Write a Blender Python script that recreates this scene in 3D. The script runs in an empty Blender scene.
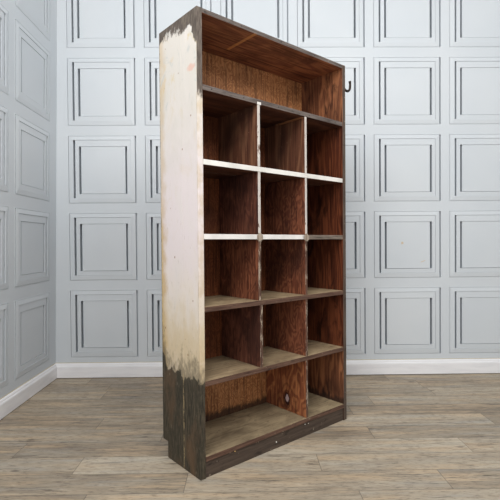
import bpy, bmesh, math, random
from mathutils import Matrix, Vector
random.seed(7)
SC = bpy.context.scene
COL = SC.collection

# ---------------------------------------------------------------- camera
HC = 0.9584
cam_data = bpy.data.cameras.new('camera')
cam_data.sensor_width = 36.0
cam_data.lens = 441.2 / 500 * 36.0
cam_data.clip_start = 0.02
cam = bpy.data.objects.new('camera', cam_data)
COL.objects.link(cam)
cam.matrix_world = (Matrix.Translation((0, 0, HC)) @ Matrix.Rotation(math.pi/2 - 0.01543, 4, 'X')
                    @ Matrix.Rotation(-0.00756, 4, 'Z'))
SC.camera = cam

# ---------------------------------------------------------------- light
world = bpy.data.worlds.new('world')
SC.world = world
world.use_nodes = True
wb = world.node_tree.nodes['Background']
wb.inputs['Color'].default_value = (0.97, 0.985, 1.0, 1)
wb.inputs['Strength'].default_value = 0.55

def area(name, loc, target, sx, sy, power, color):
    d = bpy.data.lights.new(name, 'AREA')
    d.shape = 'RECTANGLE'; d.size = sx; d.size_y = sy
    d.energy = power; d.color = color
    o = bpy.data.objects.new(name, d)
    COL.objects.link(o)
    o.location = loc
    o.rotation_euler = (Vector(target) - Vector(loc)).to_track_quat('-Z', 'Y').to_euler()
    return o
area('ceiling_light', (-0.8, 0.1, 3.0), (-0.5, 2.3, 0.9), 1.6, 1.2, 63, (1.0, 0.985, 0.965))
area('ceiling_light', (1.5, 0.2, 3.1), (-0.3, 3.0, 1.0), 1.6, 1.2, 48, (1.0, 0.99, 0.97))
area('front_fill_light', (-1.2, -2.4, 1.5), (0.1, 2.2, 1.1), 2.2, 1.4, 34, (1.0, 1.0, 1.0))  # added fill behind the camera, brightens the upper compartments; no window seen

SC.view_settings.view_transform = 'Standard'
SC.view_settings.look = 'None'
SC.view_settings.gamma = 1.0
SC.view_settings.use_curve_mapping = False
SC.view_settings.exposure = 0.0
try:
    SC.cycles.use_denoising = True
    SC.cycles.max_bounces = 10
    SC.cycles.diffuse_bounces = 6
except Exception:
    pass

# ---------------------------------------------------------------- node helpers
def lin(c):
    return tuple(((v/255)/12.92 if v/255 <= 0.04045 else ((v/255+0.055)/1.055)**2.4) for v in c) + (1.0,)

class NT:
    """small helper that writes node trees"""
    def __init__(self, name, rough=0.6, spec=0.3):
        self.m = bpy.data.materials.new(name)
        self.m.use_nodes = True
        self.t = self.m.node_tree
        self.b = self.t.nodes['Principled BSDF']
        self.b.inputs['Roughness'].default_value = rough
        self.b.inputs['Specular IOR Level'].default_value = spec
        self._obj = None
    def n(self, typ): return self.t.nodes.new(typ)
    def put(self, sock, v):
        if isinstance(v, bpy.types.NodeSocket): self.t.links.new(v, sock)
        else: sock.default_value = v
    def obj(self):
        if self._obj is None: self._obj = self.n('ShaderNodeTexCoord').outputs['Object']
        return self._obj
    def xyz(self, v=None):
        s = self.n('ShaderNodeSeparateXYZ'); self.put(s.inputs[0], v or self.obj()); return s.outputs
    def vec(self, x, y, z):
        c = self.n('ShaderNodeCombineXYZ')
        for i, k in enumerate((x, y, z)): self.put(c.inputs[i], k)
        return c.outputs[0]
    def scale(self, v, s):
        m = self.n('ShaderNodeVectorMath'); m.operation = 'MULTIPLY'
        self.put(m.inputs[0], v); self.put(m.inputs[1], s); return m.outputs[0]
    def addv(self, v, s):
        m = self.n('ShaderNodeVectorMath'); m.operation = 'ADD'
        self.put(m.inputs[0], v); self.put(m.inputs[1], s); return m.outputs[0]
    def noise(self, scale=(1, 1, 1), detail=4, rough=0.55, off=(0, 0, 0), dist=0.0, v=None):
        k = self.n('ShaderNodeTexNoise')
        vv = self.scale(v or self.obj(), scale)
        if isinstance(off, bpy.types.NodeSocket) or any(off): vv = self.addv(vv, off)
        self.put(k.inputs['Vector'], vv)
        k.inputs['Scale'].default_value = 1.0
        k.inputs['Detail'].default_value = detail
        k.inputs['Roughness'].default_value = rough
        k.inputs['Distortion'].default_value = dist
        return k.outputs['Fac']
    def math(self, op, a, b=0.0, c=0.0, clamp=False):
        m = self.n('ShaderNodeMath'); m.operation = op; m.use_clamp = clamp
        self.put(m.inputs[0], a); self.put(m.inputs[1], b)
        if op in ('MULTIPLY_ADD',): self.put(m.inputs[2], c)
        return m.outputs[0]
    def ramp(self, f, lo, hi, a=0.0, b=1.0):
        m = self.n('ShaderNodeMapRange'); m.interpolation_type = 'SMOOTHSTEP'
        self.put(m.inputs[0], f)
        for i, k in enumerate((lo, hi, a, b)): self.put(m.inputs[i+1], k)
        return m.outputs[0]
    def mix(self, f, a, b, mode='MIX'):
        m = self.n('ShaderNodeMix'); m.data_type = 'RGBA'; m.blend_type = mode
        self.put(m.inputs[0], f)
        self.put(m.inputs[6], a if not (isinstance(a, tuple) and len(a) == 3) else lin(a))
        self.put(m.inputs[7], b if not (isinstance(b, tuple) and len(b) == 3) else lin(b))
        return m.outputs[2]
    def cramp(self, f, stops):
        r = self.n('ShaderNodeValToRGB'); self.put(r.inputs[0], f)
        e = r.color_ramp.elements
        while len(e) < len(stops): e.new(0.5)
        for i, (p, c) in enumerate(stops): e[i].position = p; e[i].color = lin(c)
        return r.outputs[0]
    def color(self, c): self.put(self.b.inputs['Base Color'], c if not (isinstance(c, tuple) and len(c) == 3) else lin(c))
    def bump(self, h, strength=0.3, dist=0.002):
        k = self.n('ShaderNodeBump'); k.inputs['Strength'].default_value = strength
        k.inputs['Distance'].default_value = dist
        self.put(k.inputs['Height'], h); self.put(self.b.inputs['Normal'], k.outputs[0])

# ---------------------------------------------------------------- room materials
def mat_panel_paint():
    t = NT('satin_grey_panel_paint', 0.5, 0.3)
    n = t.noise((1.3, 1.3, 1.3), 3)
    f = t.noise((160, 160, 160), 2)
    c = t.mix(t.ramp(n, 0.35, 0.7), (200, 206, 211), (205, 210, 214))
    t.color(c); t.bump(f, 0.03, 0.001)
    return t.m
def mat_skirting():
    t = NT('white_gloss_skirting', 0.35, 0.4)
    t.color(t.mix(t.ramp(t.noise((4, 4, 30), 3), 0.4, 0.7), (236, 236, 238), (226, 226, 229)))
    return t.m
def mat_floor():
    t = NT('grey_oak_vinyl_planks', 0.55, 0.3)
    at = t.n('ShaderNodeAttribute'); at.attribute_name = 'tone'
    sd = t.n('ShaderNodeAttribute'); sd.attribute_name = 'seed'
    uv = t.n('ShaderNodeUVMap').outputs[0]
    ux, uy, _ = t.xyz(uv)
    off = t.vec(t.math('MULTIPLY', sd.outputs['Fac'], 37.0), t.math('MULTIPLY', sd.outputs['Fac'], 19.0), sd.outputs['Fac'])
    big = t.noise((1.7, 11, 1), 5, 0.62, off, 0.7)
    mid = t.noise((4.2, 40, 1), 6, 0.7, off, 1.2)
    fine = t.noise((26, 190, 1), 4, 0.65, off)
    warm = t.noise((2.2, 20, 1), 4, 0.6, t.addv(off, (5.3, 2.1, 0)))
    base = t.cramp(t.math('MULTIPLY_ADD', at.outputs['Fac'], 0.34, t.math('MULTIPLY_ADD', big, 0.75, -0.02)),
                   [(0.15, (112, 99, 86)), (0.42, (148, 135, 117)), (0.62, (170, 157, 138)), (0.85, (192, 180, 160))])
    base = t.mix(t.ramp(warm, 0.48, 0.66, 0, 0.7), base, (188, 165, 136))
    base = t.mix(t.ramp(warm, 0.48, 0.28, 0, 0.55), base, (158, 156, 150))
    base = t.mix(t.ramp(mid, 0.48, 0.28, 0, 0.85), base, (80, 70, 60))
    base = t.mix(t.ramp(mid, 0.56, 0.74, 0, 0.5), base, (212, 200, 180))
    base = t.mix(t.ramp(fine, 0.5, 0.3, 0, 0.7), base, (88, 79, 70))
    # small knots
    vo = t.n('ShaderNodeTexVoronoi'); vo.inputs['Scale'].default_value = 1.0
    t.put(vo.inputs['Vector'], t.addv(t.scale(t.vec(ux, uy, 0.0), (3.2, 9.0, 1)), off))
    vo.inputs['Randomness'].default_value = 1.0
    base = t.mix(t.ramp(t.math('ADD', vo.outputs['Distance'], t.math('MULTIPLY', mid, 0.14)), 0.17, 0.10, 0, 0.7), base, (74, 64, 56))
    # joints between planks
    L = t.n('ShaderNodeAttribute'); L.attribute_name = 'length'
    ey = t.math('MINIMUM', uy, t.math('SUBTRACT', 0.149, uy))
    ex = t.math('MINIMUM', ux, t.math('SUBTRACT', L.outputs['Fac'], ux))
    e = t.math('MINIMUM', ex, ey)
    base = t.mix(t.ramp(e, 0.0028, 0.0006, 0, 0.55), base, (70, 62, 54))
    t.color(base)
    t.put(t.b.inputs['Roughness'], t.ramp(fine, 0.3, 0.7, 0.62, 0.48))
    t.bump(t.math('MULTIPLY_ADD', t.ramp(e, 0.0, 0.002), 1.0, t.math('MULTIPLY', fine, 0.3)), 0.25, 0.001)
    return t.m
def mat_flat(name, c, rough=0.6, spec=0.3, metal=0.0):
    t = NT(name, rough, spec)
    t.color(t.mix(t.noise((30, 30, 30), 3), c, tuple(int(v*0.9) for v in c)))
    t.b.inputs['Metallic'].default_value = metal
    return t.m

# ---------------------------------------------------------------- bookcase materials (object coordinates = bookcase coordinates)
def flame(t, axis, off=(0, 0, 0), sx=9.0, sl=1.3, k=16.0):
    """rotary-cut plywood figure: contour lines of a stretched noise; axis = grain direction"""
    sc = [sx, sx, sx]; sc['xyz'.index(axis)] = sl
    n = t.noise(tuple(sc), 2.0, 0.5, off, 0.35)
    j = t.noise(tuple(v*7 for v in sc), 3, 0.6, off)
    s = t.math('SINE', t.math('MULTIPLY', t.math('MULTIPLY_ADD', j, 0.05, n), k*6.283))
    return t.math('MULTIPLY_ADD', s, 0.5, 0.5)
def grain(t, axis, f=120.0, l=5.0, off=(0, 0, 0), detail=4):
    sc = [f, f, f]; sc['xyz'.index(axis)] = l
    return t.noise(tuple(sc), detail, 0.6, off)
def mat_varnish(name, axis, dark, mid, light, off=(0, 0, 0), knot=False, dust=0.0, sx=9.0, sl=1.3, k=16.0, blot=0.75, stripe=False, low_tone=False, drip=0.0):
    t = NT(name, 0.5, 0.28)
    fl = flame(t, axis, off, sx, sl, k)
    gr = grain(t, axis, 120, 5, off)
    big = t.noise((3.5, 3.5, 2.6), 4, 0.6, t.vec(off[0]+3.1, off[1]+1.7, off[2]+0.3) if False else (off[0]+3.1, off[1]+1.7, off[2]+0.3), 0.5)
    c = t.mix(t.ramp(fl, 0.15, 0.9), mid, light)
    c = t.mix(t.ramp(gr, 0.55, 0.3, 0, 0.75), c, dark)
    c = t.mix(t.ramp(big, 0.52, 0.32, 0, blot), c, dark)
    sp = t.noise((60, 60, 60), 3, 0.6, off)
    c = t.mix(t.ramp(sp, 0.66, 0.76, 0, 0.35), c, tuple(min(255, v+40) for v in light))
    x, y, z = t.xyz()
    if knot:
        wob = t.noise((40, 40, 40), 2, 0.5)
        dy = t.math('MULTIPLY', t.math('SUBTRACT', y, 0.134), 1.0/0.017)
        dz = t.math('MULTIPLY', t.math('SUBTRACT', z, 0.150), 1.0/0.030)
        r = t.math('SQRT', t.math('ADD', t.math('MULTIPLY', dy, dy), t.math('MULTIPLY', dz, dz)))
        rw = t.math('MULTIPLY_ADD', t.math('SUBTRACT', wob, 0.5), 1.1, r)
        rings = t.math('SINE', t.math('MULTIPLY', rw, 5.5))
        c = t.mix(t.math('MULTIPLY', t.ramp(rings, 0.0, 0.9), t.ramp(rw, 4.6, 1.6, 0, 0.55)), c, dark)
        c = t.mix(t.ramp(rw, 1.35, 1.0), c, (52, 24, 20))
        c = t.mix(t.ramp(rw, 0.85, 0.6), c, (196, 172, 172))
    if drip:       # black runs in the varnish
        dr = t.noise((16, 16, 4.5), 4, 0.62, (off[0]+7.0, off[1]+2.0, off[2]), 0.8)
        c = t.mix(t.ramp(dr, 0.55, 0.70, 0, drip), c, (38, 22, 20))
    if low_tone:      # darker and redder tone between the top and bottom compartments, brown-black at the very foot
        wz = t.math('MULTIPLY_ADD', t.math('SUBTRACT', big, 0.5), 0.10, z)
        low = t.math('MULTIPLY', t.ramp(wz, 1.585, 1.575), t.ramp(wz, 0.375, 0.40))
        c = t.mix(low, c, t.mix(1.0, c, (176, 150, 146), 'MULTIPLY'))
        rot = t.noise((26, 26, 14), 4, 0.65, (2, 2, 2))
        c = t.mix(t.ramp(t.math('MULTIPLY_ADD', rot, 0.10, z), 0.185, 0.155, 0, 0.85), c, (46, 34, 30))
    if stripe:
        m = t.math('MULTIPLY', t.math('MULTIPLY', t.ramp(x, 0.301, 0.305), t.ramp(x, 0.322, 0.318)), t.ramp(y, 0.207, 0.203))
        c = t.mix(t.math('MULTIPLY', m, t.ramp(gr, 0.25, 0.5, 0.55, 1.0)), c, (206, 146, 92))
        c = t.mix(t.math('MULTIPLY', t.ramp(t.math('ABSOLUTE', t.math('SUBTRACT', y, 0.212)), 0.004, 0.002), 0.8), c, (44, 24, 18))
    t.color(c)
    t.put(t.b.inputs['Roughness'], t.ramp(big, 0.3, 0.7, 0.6, 0.42))
    t.bump(t.math('MULTIPLY_ADD', gr, 0.7, t.math('MULTIPLY', fl, 0.3)), 0.25, 0.0012)
    return t.m
def mat_shelf_top(name, base, worn, dark, off=(0, 0, 0)):
    t = NT(name, 0.7, 0.2)
    gr = grain(t, 'x', 90, 4, off)
    big = t.noise((5, 8, 5), 4, 0.6, off, 0.6)
    sp = t.noise((38, 70, 38), 4, 0.65, off)
    c = t.mix(t.ramp(big, 0.36, 0.66), base, worn)
    c = t.mix(t.ramp(gr, 0.5, 0.28, 0, 0.55), c, dark)
    c = t.mix(t.ramp(sp, 0.42, 0.3, 0, 0.55), c, dark)
    c = t.mix(t.ramp(big, 0.42, 0.27, 0, 0.6), c, dark)
    t.color(c); t.bump(gr, 0.2, 0.001)
    return t.m
def mat_edge(name, paint, wood, amount, axis='x', off=(0, 0, 0), grey_from=None):
    """painted front edge, chipped through to wood"""
    t = NT(name, 0.6, 0.25)
    sc = [70, 70, 70]; sc['xyz'.index(axis)] = 22
    ch = t.noise(tuple(sc), 5, 0.7, off)
    big = t.noise((9, 9, 9), 3, 0.5, off)
    gr = grain(t, axis, 160, 9, off)
    w = t.mix(t.ramp(gr, 0.3, 0.65), tuple(int(v*0.55) for v in wood), wood)
    p = t.mix(t.ramp(big, 0.3, 0.7), paint, tuple(int(v*0.9) for v in paint))
    s = t.math('MULTIPLY_ADD', big, 0.35, t.math('MULTIPLY', ch, 0.65))
    m = t.ramp(s, 0.5 - amount*0.28 + 0.03, 0.5 - amount*0.28 - 0.03)
    m = t.math('SUBTRACT', 1.0, m)
    if grey_from is not None:
        x, y, z = t.xyz()
        xx = t.math('MULTIPLY_ADD', t.math('SUBTRACT', ch, 0.5), 0.06, x)
        m = t.math('MULTIPLY', m, t.ramp(xx, grey_from + 0.015, grey_from - 0.015))
    t.color(t.mix(m, w, p)); t.bump(m, 0.35, 0.001)
    return t.m
def mat_worn_edge(name, a, b, axis='x', off=(0, 0, 0)):
    t = NT(name, 0.65, 0.25)
    gr = grain(t, axis, 130, 7, off)
    bg = t.noise((14, 30, 30), 4, 0.65, off)
    c = t.mix(t.ramp(gr, 0.3, 0.7), a, b)
    c = t.mix(t.ramp(bg, 0.45, 0.3, 0, 0.6), c, tuple(int(v*0.55) for v in a))
    c = t.mix(t.ramp(t.noise((55, 55, 55), 3, 0.6, off), 0.66, 0.72, 0, 0.5), c, (186, 172, 150))
    t.color(c); t.bump(gr, 0.3, 0.001)
    return t.m
def mat_side_paint():
    """the outer face and front edge of the left side: bare dark wood on top, cream-pink paint, black-green foot"""
    t = NT('chipped_cream_paint_over_dark_wood', 0.62, 0.25)
    x, y, z = t.xyz()
    n1 = t.noise((15, 15, 11), 5, 0.62)
    n2 = t.noise((55, 55, 30), 5, 0.68, (4, 2, 1))
    n3 = t.noise((7, 7, 3), 4, 0.6, (1.2, 7.0, 3.0), 0.6)
    n4 = t.noise((130, 130, 22), 4, 0.6, (2, 2, 2))
    w1 = t.math('SUBTRACT', n1, 0.5); w2 = t.math('SUBTRACT', n2, 0.5); w3 = t.math('SUBTRACT', n3, 0.5)
    st = t.noise((150, 150, 5), 4, 0.65, (8, 1, 2))
    # paint colour by height
    pc = t.mix(t.ramp(t.math('MULTIPLY_ADD', w1, 0.35, z), 1.05, 1.62), (224, 213, 213), (210, 204, 196))
    pc = t.mix(t.ramp(t.math('MULTIPLY_ADD', w1, 0.3, z), 1.0, 0.62), pc, (224, 213, 200))
    pc = t.mix(t.ramp(t.math('MULTIPLY_ADD', w1, 0.3, z), 0.78, 0.5), pc, (208, 190, 160))
    pc = t.mix(t.ramp(n3, 0.52, 0.68, 0, 0.5), pc, (222, 214, 209))
    pc = t.mix(t.math('MULTIPLY', t.ramp(n3, 0.42, 0.3), t.ramp(z, 1.3, 1.65, 0.15, 0.6)), pc, (206, 178, 128))
    # ochre rear edge
    yy = t.math('MULTIPLY_ADD', w1, 0.10, y)
    oc = t.math('MULTIPLY', t.ramp(yy, 0.245, 0.295), t.ramp(z, 1.25, 0.95, 0.45, 0.9))
    pc = t.mix(oc, pc, (196, 166, 116))
    # thin yellowish front arris
    pc = t.mix(t.math('MULTIPLY', t.ramp(t.math('MULTIPLY_ADD', w2, 0.012, y), 0.012, 0.004), t.ramp(n1, 0.35, 0.65, 0.0, 0.55)), pc, (190, 166, 126))
    # grey smears and scratches
    pc = t.mix(t.math('MULTIPLY', t.ramp(n2, 0.60, 0.74), t.ramp(z, 1.75, 0.55, 0.12, 0.42)), pc, (150, 136, 112))
    # pink spot high up by the front edge, specks
    vo = t.n('ShaderNodeTexVoronoi'); vo.inputs['Scale'].default_value = 16.0
    t.put(vo.inputs['Vector'], t.scale(t.obj(), (1, 1, 0.8)))
    pc = t.mix(t.ramp(vo.outputs['Distance'], 0.085, 0.05, 0, 0.75), pc, (140, 96, 62))
    dz = t.math('DIVIDE', t.math('SUBTRACT', z, 1.675), 0.018); dy = t.math('DIVIDE', t.math('SUBTRACT', y, 0.045), 0.04)
    rr = t.math('ADD', t.math('MULTIPLY', dz, dz), t.math('MULTIPLY', dy, dy))
    pc = t.mix(t.ramp(t.math('MULTIPLY_ADD', w2, 2.5, rr), 0.9, 0.2, 0, 0.5), pc, (214, 152, 128))
    blot = t.noise((9, 9, 6), 5, 0.7, (3.3, 5.1, 8.2), 1.2)
    pc = t.mix(t.math('MULTIPLY', t.ramp(blot, 0.56, 0.68), t.ramp(z, 1.45, 1.7, 0.12, 0.75)), pc, (205, 188, 150))
    pc = t.mix(t.math('MULTIPLY', t.ramp(blot, 0.44, 0.34), t.ramp(z, 1.4, 1.65, 0.1, 0.8)), pc, (190, 190, 186))
    scr = t.noise((190, 190, 12), 4, 0.7, (1, 5, 2))
    pc = t.mix(t.ramp(scr, 0.60, 0.74, 0, 0.35), pc, (176, 160, 140))
    pc = t.mix(t.math('MULTIPLY', t.ramp(scr, 0.40, 0.28), t.ramp(z, 0.95, 0.55)), pc, (146, 128, 98))
    # bare wood colours
    top = t.mix(t.ramp(n4, 0.3, 0.7), (70, 61, 55), (108, 98, 89))
    top = t.mix(t.ramp(n1, 0.55, 0.75, 0, 0.4), top, (146, 134, 116))
    foot = t.mix(t.ramp(n4, 0.3, 0.72), (42, 38, 31), (82, 75, 62))
    foot = t.mix(t.ramp(n3, 0.5, 0.68, 0, 0.7), foot, (98, 76, 56))
    foot = t.mix(t.ramp(n1, 0.46, 0.3, 0, 0.7), foot, (44, 43, 34))
    foot = t.mix(t.ramp(n2, 0.58, 0.72, 0, 0.5), foot, (128, 120, 102))
    foot = t.mix(t.ramp(st, 0.57, 0.70, 0, 0.6), foot, (130, 116, 92))
    foot = t.mix(t.ramp(st, 0.42, 0.30, 0, 0.7), foot, (34, 31, 27))
    wood = t.mix(t.ramp(z, 0.9, 1.2), foot, top)
    # masks of bare wood
    zz = t.math('MULTIPLY_ADD', w1, 0.17, t.math('MULTIPLY_ADD', w2, 0.05, z))
    front = t.ramp(y, 0.055, 0.012, 0.0, 0.085)
    m_top = t.ramp(t.math('ADD', zz, front), 1.845, 1.862)
    edge_front = t.math('MULTIPLY', t.ramp(y, 0.0035, 0.0015), t.ramp(t.math('MULTIPLY_ADD', w2, 0.1, z), 1.54, 1.57))
    m_top = t.math('MAXIMUM', m_top, edge_front)
    zb = t.math('MULTIPLY_ADD', w1, 0.15, t.math('MULTIPLY_ADD', w2, 0.05, t.math('SUBTRACT', z, t.ramp(y, 0.255, 0.30, 0, 0.09))))
    m_bot = t.ramp(zb, 0.415, 0.392)
    smear = t.math('MULTIPLY', t.ramp(t.math('MULTIPLY_ADD', w2, 0.22, t.math('MULTIPLY_ADD', w3, 0.30, zb)), 0.50, 0.39), 0.6)
    m_bot = t.math('MAXIMUM', m_bot, smear)
    back_arris = t.math('MULTIPLY', t.ramp(t.math('MULTIPLY_ADD', w2, 0.02, y), 0.298, 0.303), 0.75)
    chips = t.math('MULTIPLY', t.ramp(n2, 0.70, 0.76), t.ramp(z, 1.4, 1.75, 0.0, 0.8))
    m = t.math('MAXIMUM', t.math('MAXIMUM', m_top, m_bot), t.math('MAXIMUM', chips, back_arris))
    col = t.mix(m, pc, wood)
    # pale run of paint beside the joint of the two boards
    run = t.math('MULTIPLY', t.ramp(t.math('ABSOLUTE', t.math('SUBTRACT', t.math('MULTIPLY_ADD', w2, 0.012, y), 0.126)), 0.004, 0.001),
                 t.math('MULTIPLY', t.ramp(z, 0.43, 0.40), t.ramp(n2, 0.42, 0.55, 0.1, 0.85)))
    col = t.mix(run, col, (166, 146, 108))
    t.color(col)
    t.bump(t.math('MULTIPLY_ADD', m, -0.8, t.math('MULTIPLY', n4, 0.4)), 0.35, 0.0015)
    return t.m

# ---------------------------------------------------------------- mesh helpers
def link(name, bm, mats, parent=None, smooth=False):
    me = bpy.data.meshes.new(name)
    bm.normal_update()
    bm.to_mesh(me); bm.free()
    for m in mats: me.materials.append(m)
    if smooth:
        for p in me.polygons: p.use_smooth = True
    o = bpy.data.objects.new(name, me)
    COL.objects.link(o)
    if parent: o.parent = parent
    return o
def box(bm, x0, x1, y0, y1, z0, z1, mi=None, bev=0.0015, seg=2):
    """mi: dict over 'x-','x+','y-','y+','z-','z+' and 'd' (default)"""
    mi = mi or {}
    t = bmesh.new()
    v = [t.verts.new(p) for p in ((x0,y0,z0),(x1,y0,z0),(x1,y1,z0),(x0,y1,z0),(x0,y0,z1),(x1,y0,z1),(x1,y1,z1),(x0,y1,z1))]
    for k, idx in (('z-',(0,3,2,1)),('z+',(4,5,6,7)),('y-',(0,1,5,4)),('x+',(1,2,6,5)),('y+',(2,3,7,6)),('x-',(3,0,4,7))):
        f = t.faces.new([v[i] for i in idx]); f.material_index = mi.get(k, mi.get('d', 0))
    if bev: bmesh.ops.bevel(t, geom=list(t.edges), offset=bev, segments=seg, affect='EDGES', profile=0.5, material=-1)
    me = bpy.data.meshes.new('tmp'); t.to_mesh(me); t.free()
    bm.from_mesh(me); bpy.data.meshes.remove(me)
def tube(bm, pts, rad, seg=12, caps=True):
    pts = [Vector(p) for p in pts]; rings = []
    up = Vector((0, 1, 0))
    for i, p in enumerate(pts):
        d = (pts[min(i+1, len(pts)-1)] - pts[max(i-1, 0)]).normalized()
        a = d.cross(up).normalized(); b = d.cross(a).normalized()
        r = rad[i] if isinstance(rad, (list, tuple)) else rad
        rings.append([bm.verts.new(p + a*r*math.cos(2*math.pi*k/seg) + b*r*math.sin(2*math.pi*k/seg)) for k in range(seg)])
    for i in range(len(rings)-1):
        for k in range(seg):
            bm.faces.new((rings[i][k], rings[i][(k+1) % seg], rings[i+1][(k+1) % seg], rings[i+1][k]))
    if caps:
        bm.faces.new(rings[0][::-1]); bm.faces.new(rings[-1])
    bmesh.ops.recalc_face_normals(bm, faces=list(bm.faces))

# ---------------------------------------------------------------- the room
CX, CY, WA = -1.4043, 3.1568, 0.01246      # floor corner of the two walls, slight turn of the back wall
M_panel = mat_panel_paint(); M_skirt = mat_skirting(); M_floor = mat_floor()
M_scuff = mat_flat('cream_filler_scuff', (214, 196, 170), 0.8)
M_caulk = mat_flat('yellowed_caulk', (196, 184, 160), 0.8)

def structure(o): o['kind'] = 'structure'; return o

def flip_x(bm):
    for v in bm.verts: v.co.x = -v.co.x
    bmesh.ops.reverse_faces(bm, faces=list(bm.faces))

def build_panelled_wall(name, ncols, ztop, col_x0, row_z0, pitch_x, pitch_z, pw, ph, x_end, mirror, scuffs=(), flip=False):
    """local frame: x along the wall from the corner, z up, +y out of the room (room is on the -y side)"""
    bm = bmesh.new()
    def P(x, h, z): return bm.verts.new((x, -h, z))
    def quad(a, b, c, d, mi=0):
        f = bm.faces.new((a, b, c, d)); f.material_index = mi; return f
    nrows = 5
    xs = [-0.06]; zs = [0.0]
    for c in range(ncols):
        xs += [col_x0 + c*pitch_x, col_x0 + c*pitch_x + pw]
    xs.append(x_end)
    for r in range(nrows):
        zs += [row_z0 + r*pitch_z, row_z0 + r*pitch_z + ph]
    zs.append(ztop)
    grid = {}
    for i, x in enumerate(xs):
        for j, z in enumerate(zs): grid[i, j] = P(x, 0, z)
    # ring profile: (inset on the two-groove side, inset on the other side, inset at the foot, inset at the head, height)
    prof = [  # groove depths and undercuts made up so flat printed lines read as dark
        (0.0010, 0.0010, 0.0010, 0.0010, 0.0015),
        (0.0030, 0.0015, 0.0030, 0.0030, 0.0015),
        (0.0034, 0.0005, 0.0033, 0.0033, -0.022),
        (0.0054, 0.0140, 0.0043, 0.0041, -0.022),
        (0.0058, 0.0110, 0.0046, 0.0044, 0.001),
        (0.0340, 0.0360, 0.0340, 0.0300, 0.005),
        (0.0385, 0.0400, 0.0370, 0.0325, 0.005),
        (0.0360, 0.0404, 0.0372, 0.0327, -0.055),
        (0.0560, 0.0409, 0.0375, 0.0336, -0.055),
        (0.0520, 0.0413, 0.0377, 0.0338, 0.002),
        (0.0785, 0.0655, 0.0670, 0.0775, 0.0035),
        (0.0750, 0.0610, 0.0673, 0.0777, -0.055),
        (0.0985, 0.0850, 0.0693, 0.0787, -0.055),
        (0.0935, 0.0800, 0.0696, 0.0789, 0.0005),
    ]
    for i in range(len(xs)-1):
        for j in range(len(zs)-1):
            a, b, c, d = grid[i, j], grid[i+1, j], grid[i+1, j+1], grid[i, j+1]
            if not (i % 2 == 1 and j % 2 == 1 and i < 2*ncols and j < 2*nrows):
                quad(a, b, c, d); continue
            x0, x1, z0, z1 = xs[i], xs[i+1], zs[j], zs[j+1]
            prev = (a, b, c, d)
            for (l, r, f, h, hh) in prof:
                if mirror: l, r = r, l
                cur = (P(x0+l, hh, z0+f), P(x1-r, hh, z0+f), P(x1-r, hh, z1-h), P(x0+l, hh, z1-h))
                for k in range(4):
                    quad(prev[k], prev[(k+1) % 4], cur[(k+1) % 4], cur[k])
                prev = cur
            quad(*prev)
    # thickness behind
    bk = [bm.verts.new(p) for p in ((xs[0], 0.08, 0), (xs[-1], 0.08, 0), (xs[-1], 0.08, ztop), (xs[0], 0.08, ztop))]
    bm.faces.new(bk[::-1])
    for sx, sz, rx, rz, ang in scuffs:        # little filled dents
        n = 9; vv = []
        for k in range(n):
            a = 2*math.pi*k/n
            ux, uz = rx*math.cos(a)*(0.8+0.4*random.random()), rz*math.sin(a)*(0.8+0.4*random.random())
            vv.append(bm.verts.new((sx + ux*math.cos(ang)-uz*math.sin(ang), -0.0012 - 0.0, sz + ux*math.sin(ang)+uz*math.cos(ang))))
        f = bm.faces.new(vv); f.material_index = 1
        f.normal_update()
        if f.normal.y > 0: f.normal_flip()
    if flip: flip_x(bm)
    o = link(name, bm, [M_panel, M_scuff])
    return structure(o)

wall_back = build_panelled_wall('wall_back', 8, 3.05, 0.111, 0.1474, 0.54695, 0.552, 0.4868, 0.4833, 4.6, False,
    scuffs=[(0.111+4*0.547+0.205, 0.952, 0.010, 0.010, 0), (0.111+4*0.547+0.355, 0.818, 0.020, 0.003, 0.35), (0.111+4*0.547+0.362, 0.729, 0.010, 0.004, 0.1)])
wall_back.location = (CX, CY, 0); wall_back.rotation_euler = (0, 0, WA)
# left wall: its local x runs from the corner towards the camera, leaning a hair inwards
wall_left = build_panelled_wall('wall_left', 6, 3.05, 0.1111, 0.1612, 0.5383, 0.5473, 0.469, 0.4704, 3.6, False, flip=True)
def left_matrix():
    w = 1.5925 - math.pi/2
    ax = Vector((-math.sin(w), math.cos(w), 0)).normalized()   # away from the camera; the wall lies at negative local x
    az = Vector((0.018, 0, 1)).normalized()
    ay = az.cross(ax).normalized()          # points out of the room
    m = Matrix.Identity(4)
    for i, v in enumerate((ax, ay, az)):
        for k in range(3): m[k][i] = v[k]
    m.translation = Vector((CX, CY, 0))
    return m
LM = left_matrix()
wall_left.matrix_world = LM

def baseboard(name, length, M, x0=0.0, flip=False):
    bm = bmesh.new()
    prof = [(0.0, 0.005), (0.018, 0.005), (0.018, 0.078), (0.0165, 0.086), (0.012, 0.092), (0.0115, 0.097), (0.008, 0.104), (0.004, 0.1066), (0.0, 0.1066)]
    A = [bm.verts.new((x0, -h, z)) for h, z in prof]; B = [bm.verts.new((length, -h, z)) for h, z in prof]
    n = len(prof)
    for k in range(n): bm.faces.new((A[k], B[k], B[(k+1) % n], A[(k+1) % n]))
    bm.faces.new(A[::-1]); bm.faces.new(B)
    bmesh.ops.recalc_face_normals(bm, faces=list(bm.faces))
    # bead of old caulk along the top
    c = [bm.verts.new((x, -h, z)) for x in (x0, length) for h, z in ((0.0, 0.1067), (0.004, 0.1067), (0.0, 0.1105))]
    f = [bm.faces.new((c[1], c[4], c[5], c[2]))]
    for q in f: q.material_index = 1
    if flip: flip_x(bm)
    o = link(name, bm, [M_skirt, M_caulk]); o.matrix_world = M
    return structure(o)
BM_ = Matrix.Translation((CX, CY, 0)) @ Matrix.Rotation(WA, 4, 'Z')
baseboard('baseboard_back', 4.6, BM_, 0.0)
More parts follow.
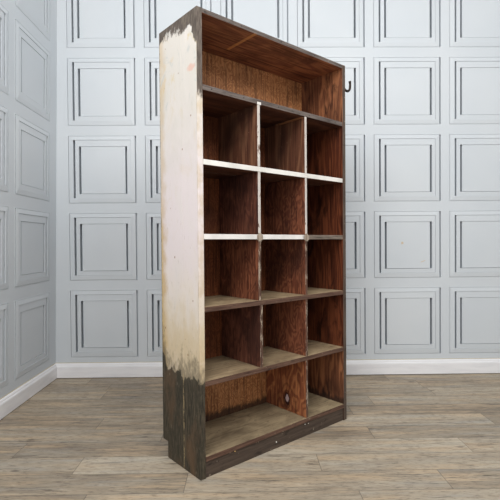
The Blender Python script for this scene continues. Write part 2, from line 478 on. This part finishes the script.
baseboard('baseboard_left', 3.6, LM, 0.0185, True)

def build_floor():
    bm = bmesh.new()
    W = 0.149; L = 1.045
    uvl = bm.loops.layers.uv.new('UVMap')
    joints = {2: 1.15, 3: 0.72, 5: -0.82, 6: 0.59, 7: 0.996, 8: -0.767, 9: 0.763, 10: -0.65}
    tones = []
    ca, sa = math.cos(WA), math.sin(WA)
    def pt(x, d):       # x is world x near the joint, d distance from the back wall
        ly = -d; lx = x - CX
        return (CX + lx*ca - ly*sa, CY + lx*sa + ly*ca, 0.0)
    fix = {(5, -0.82): 0.62, (6, -0.457): 0.55}
    for k in range(-1, 26):
        s = joints.get(k, random.uniform(-1, 1))
        i0 = math.floor((-1.7 - s)/L); x = s + i0*L
        while x < 3.4:
            xa, xb = max(x, -1.62), min(x+L, 3.3)
            if xb - xa > 0.01:
                vs = [bm.verts.new(pt(u, d)) for u, d in ((xa, (k+1)*W), (xb, (k+1)*W), (xb, k*W), (xa, k*W))]
                f = bm.faces.new(vs)
                for lp, (u, v) in zip(f.loops, ((xa-x, 0), (xb-x, 0), (xb-x, W), (xa-x, W))): lp[uvl].uv = (u, v)
                tones.append((random.random(), random.random()*10))
            x += L
    me = bpy.data.meshes.new('floor'); bm.to_mesh(me); bm.free()
    for nm, fn in (('tone', lambda i: tones[i][0]), ('seed', lambda i: tones[i][1]), ('length', lambda i: L)):
        at = me.attributes.new(nm, 'FLOAT', 'FACE')
        for i in range(len(me.polygons)): at.data[i].value = fn(i)
    me.materials.append(M_floor)
    o = bpy.data.objects.new('floor', me); COL.objects.link(o)
    return structure(o)
build_floor()

# ---------------------------------------------------------------- the bookcase
W_, D_, H_ = 0.9465, 0.3050, 1.9045
TS = 0.0255                                 # thickness of the sides
case = bpy.data.objects.new('bookcase', None)
COL.objects.link(case)
case.location = (-0.2054, 1.7672, 0); case.rotation_euler = (0, 0, 0.7023)
case.empty_display_size = 0.2
case['label'] = 'tall worn wooden pigeonhole bookcase with chipped cream painted side standing on the plank floor'
case['category'] = 'bookcase'

M_side = mat_side_paint()
M_in = mat_varnish('dark_red_brown_varnish', 'z', (48, 27, 23), (96, 57, 45), (122, 76, 59), sx=14, sl=4.5, k=9, drip=0.5)
M_in2 = mat_varnish('brown_varnished_board', 'z', (52, 32, 26), (100, 64, 48), (124, 86, 64), (5.0, 3.0, 2.0), k=6)
M_in3 = mat_varnish('red_varnished_plywood', 'z', (50, 25, 20), (110, 63, 46), (142, 88, 63), (9.0, 1.0, 4.0), sx=15, sl=6.0, k=10, drip=0.45)
M_knot = mat_varnish('knotty_red_plywood', 'z', (58, 28, 20), (134, 78, 52), (176, 114, 74), (2.0, 6.0, 1.0), knot=True, sx=9, sl=4.0, k=9, blot=0.6)
M_back = mat_varnish('orange_brown_plywood_back', 'z', (74, 42, 28), (166, 110, 70), (198, 140, 92), (1.0, 8.0, 3.0), sx=22, sl=12.0, k=11, blot=0.45, low_tone=True)
M_under = mat_varnish('dark_underside', 'x', (46, 29, 26), (88, 56, 44), (114, 76, 58), (3.0, 3.0, 9.0), k=6)
M_ceil = mat_varnish('brown_ceiling_board', 'x', (66, 38, 30), (136, 86, 64), (168, 112, 80), (0.5, 0.5, 0.5), k=8, stripe=True)
M_right = mat_varnish('brown_right_board', 'z', (56, 32, 24), (124, 78, 54), (160, 106, 72), (7.0, 2.0, 6.0), sx=12, sl=1.6, k=8, low_tone=True, drip=0.8)
M_khaki = mat_shelf_top('dusty_khaki_shelf_top', (138, 118, 92), (168, 147, 116), (70, 54, 42))
M_khaki2 = mat_shelf_top('dusty_olive_base_board', (130, 114, 90), (164, 146, 116), (74, 60, 48), (3, 3, 3))
M_topdark = mat_shelf_top('brown_shelf_top', (96, 66, 48), (128, 96, 70), (56, 36, 28), (6, 1, 3))
M_greyedge = mat_worn_edge('grey_brown_worn_edge', (74, 65, 61), (112, 102, 96))
M_greyedge_z = mat_worn_edge('grey_brown_worn_upright_edge', (62, 50, 43), (98, 84, 73), 'z')
M_brownedge = mat_worn_edge('brown_worn_edge', (74, 52, 43), (108, 82, 68), 'x', (3, 1, 2))
M_plinth = mat_worn_edge('dark_brown_plinth_board', (66, 55, 48), (86, 73, 63), 'x', (8, 1, 2))
M_white = mat_edge('chipped_white_edge', (232, 228, 222), (120, 92, 68), 0.75)
M_white_half = mat_edge('chipped_white_edge_turning_grey', (232, 228, 224), (134, 120, 108), 0.72, 'x', (4, 4, 1), grey_from=0.615)
M_white_z = mat_edge('chipped_white_upright_edge', (206, 198, 190), (118, 84, 66), 0.30, 'z', (2, 2, 5))
M_worn_z = mat_edge('mostly_bare_upright_edge', (172, 156, 138), (104, 76, 62), -0.15, 'z', (6, 2, 5))
M_nail = mat_flat('pale_nail_head', (226, 222, 212), 0.4, 0.5)
M_darknail = mat_flat('dark_nail_head', (40, 34, 32), 0.5, 0.5)
M_iron = mat_flat('dark_iron', (58, 48, 42), 0.45, 0.5, 0.7)
M_block = mat_worn_edge('grey_joint_cap', (120, 104, 92), (168, 154, 138), 'z', (1, 9, 2))

def part(name, bm, mats, label=None, parent=case):
    o = link(name, bm, mats, parent)
    if label: o['label'] = label
    return o

# left side: two boards, rear lower corner cut away for a skirting board
def side_left():
    bm = bmesh.new()
    mi = {'d': 0, 'x+': 1, 'y-': 0}
    box(bm, 0, TS, 0.0, 0.1225, 0, H_, mi, 0.0012)
    t = bmesh.new()                                            # rear board with the notch
    nd, nh = 0.262, 0.072
    out = [(0.1232, 0), (nd, 0), (nd, nh), (D_, nh), (D_, H_), (0.1232, H_)]
    A = [t.verts.new((0, y, z)) for y, z in out]; B = [t.verts.new((TS, y, z)) for y, z in out]
    fa = t.faces.new(A[::-1]); fb = t.faces.new(B); fb.material_index = 1
    for k in range(6): t.faces.new((A[k], A[(k+1) % 6], B[(k+1) % 6], B[k]))
    bmesh.ops.recalc_face_normals(t, faces=list(t.faces))
    bmesh.ops.bevel(t, geom=list(t.edges), offset=0.0012, segments=2, affect='EDGES', profile=0.5)
    me = bpy.data.meshes.new('tmp'); t.to_mesh(me); t.free(); bm.from_mesh(me); bpy.data.meshes.remove(me)
    return part('side_panel', bm, [M_side, M_in], 'left side with chipped cream paint and a black foot')
side_left()
bm = bmesh.new()
out = [(0.0, 0), (0.262, 0), (0.262, 0.072), (D_, 0.072), (D_, H_), (0.0, H_)]
A = [bm.verts.new((W_-TS, y, z)) for y, z in out]; B = [bm.verts.new((W_, y, z)) for y, z in out]
fa = bm.faces.new(A[::-1]); fa.material_index = 0; bm.faces.new(B)
for k in range(6):
    f = bm.faces.new((A[k], A[(k+1) % 6], B[(k+1) % 6], B[k]))
    if k == 5: f.material_index = 1
bmesh.ops.recalc_face_normals(bm, faces=list(bm.faces))
bmesh.ops.bevel(bm, geom=list(bm.edges), offset=0.0012, segments=2, affect='EDGES', profile=0.5)
part('side_panel', bm, [M_right, M_greyedge_z], 'right side, dark brown inside')

# top, back
bm = bmesh.new(); box(bm, TS-0.002, W_-TS+0.002, 0.0, D_-0.012, H_-0.0195, H_, {'d': 1, 'z-': 0, 'y-': 1})
part('top_panel', bm, [M_ceil, M_greyedge])
bm = bmesh.new(); box(bm, 0.004, W_-0.004, D_-0.011, D_-0.001, 0.074, H_-0.001, {'d': 0}, 0.0008)
part('back_panel', bm, [M_back], 'plywood back with a flamed grain')
YB = D_ - 0.0112

# shelves
TH = 0.0222
shelf_z = [(1.600, M_greyedge, M_topdark), (1.300, M_white, M_topdark), (0.9975, M_white_half, M_topdark), (0.701, M_brownedge, M_khaki), (0.3975, M_brownedge, M_khaki)]
lab = ['grey brown front edge', 'chipped white front edge', 'white front edge turning grey at the right', 'worn brown front edge', 'worn brown front edge']
for (z, me_, mt), lb in zip(shelf_z, lab):
    bm = bmesh.new()
    mi = {'d': 1, 'z+': 0, 'z-': 1, 'y-': 2}
    zt = z
    box(bm, TS, W_-TS, 0.0, 0.1535, zt-TH, zt, mi, 0.0014)     # two boards deep, as the seam under it shows
    box(bm, TS, W_-TS, 0.1537, YB, zt-TH, zt, mi, 0.0006)
    part('shelf', bm, [mt, M_under, me_], lb)
# base board and plinth
bm = bmesh.new()
box(bm, TS, W_-TS, -0.002, YB, 0.068, 0.090, {'d': 1, 'z+': 0, 'y-': 1}, 0.002)
part('base_board', bm, [M_khaki2, M_brownedge], 'dusty olive bottom board')
bm = bmesh.new()
box(bm, TS, W_-TS, 0.004, 0.024, 0.0, 0.0678, {'d': 0}, 0.0015)
part('plinth', bm, [M_plinth])

# dividers
tops = [1.600, 1.300, 0.9975, 0.701, 0.3975]
bots = [1.300, 0.9975, 0.701, 0.3975, 0.090]
D1 = (0.318, 0.334); D2 = (0.6265, 0.6415)
faces = [[M_in2, M_in2], [M_in, M_in3], [M_in3, M_in3], [M_in, M_in3], [None, M_knot]]
edges = [[M_white_z, M_white_z], [M_white_z, M_white_z], [M_worn_z, M_worn_z], [M_worn_z, M_worn_z], [None, M_worn_z]]
for r in range(5):
    for c, (xa, xb) in enumerate((D1, D2)):
        if faces[r][c] is None: continue
        dx = [0.0, 0.001, 0.001, 0.009, 0.0][r] if c == 0 else 0.0
        bm = bmesh.new()
        box(bm, xa+dx, xb+dx, 0.001, YB, bots[r], tops[r]-TH, {'d': 0, 'y-': 1}, 0.0012)
        part('divider', bm, [faces[r][c], edges[r][c]])
# lumps where the uprights meet the third shelf, and a pale corner cap under the top compartment
for xa in (D1, D2):
    for z in (0.9975,):
        bm = bmesh.new()
        box(bm, xa[0]-0.008, xa[1]+0.010, -0.0035, 0.0, z-TH-0.004, z-0.002, None, 0.002)
        box(bm, xa[0]-0.001, xa[1]+0.001, -0.003, 0.0, z-TH-0.010, z+0.006, None, 0.0012)
        part('joint_cap', bm, [M_block])
bm = bmesh.new()
box(bm, D1[0]-0.001, D1[1]+0.006, -0.0012, 0.0, 1.600-TH-0.002, 1.600-0.012, None, 0.0007)
part('joint_cap', bm, [mat_flat('white_paint_dab', (226, 222, 216), 0.5)], 'dab of white paint')
# pale batten under the first shelf beside the second upright
bm = bmesh.new()
box(bm, D2[0]-0.009, D2[0]-0.0005, 0.01, 0.20, 1.600-TH-0.008, 1.600-TH, None, 0.001)
part('batten', bm, [mat_worn_edge('pale_batten_wood', (120, 78, 50), (164, 112, 76), 'y')])

# nails
def nail(x, z, y, r, m):
    bm = bmesh.new()
    bmesh.ops.create_cone(bm, cap_ends=True, segments=14, radius1=r, radius2=r*0.7, depth=0.003,
                          matrix=Matrix.Translation((x, y, z)) @ Matrix.Rotation(math.pi/2, 4, 'X'))
    part('nail', bm, [m])
nail(0.425, 0.030, 0.004, 0.0042, M_nail)
nail(0.176, 0.066, 0.0, 0.0035, mat_flat('ochre_nail_head', (206, 172, 110), 0.5))
nail(0.621, 0.060, 0.004, 0.0034, M_nail)
nail(0.645, 0.058, 0.004, 0.0030, M_nail)
for x in (0.04, 0.23, 0.47, 0.70, 0.90):
    nail(x, H_-0.010, 0.0, 0.0032, M_darknail)
for x in (0.07, 0.24, 0.45, 0.66, 0.86):
    nail(x, 1.600-0.011, 0.0, 0.0028, M_darknail)

# iron coat hook on the right side near the top
bm = bmesh.new()
box(bm, W_, W_+0.003, 0.008, 0.026, 1.775, 1.838, None, 0.001)
pts = []
hx, yh = W_ + 0.004, 0.017
pts += [(hx-0.004, yh, 1.832), (hx-0.001, yh, 1.818)]
for k in range(11):
    a = math.pi + math.pi*k/10
    pts.append((hx+0.030 + 0.030*math.cos(a), yh, 1.809 + 0.027*math.sin(a)))
pts += [(hx+0.062, yh, 1.824), (hx+0.059, yh, 1.842)]
tube(bm, pts, [0.0068]*(len(pts)-2) + [0.0062, 0.0075], 12)
part('coat_hook', bm, [M_iron], 'dark iron coat hook')
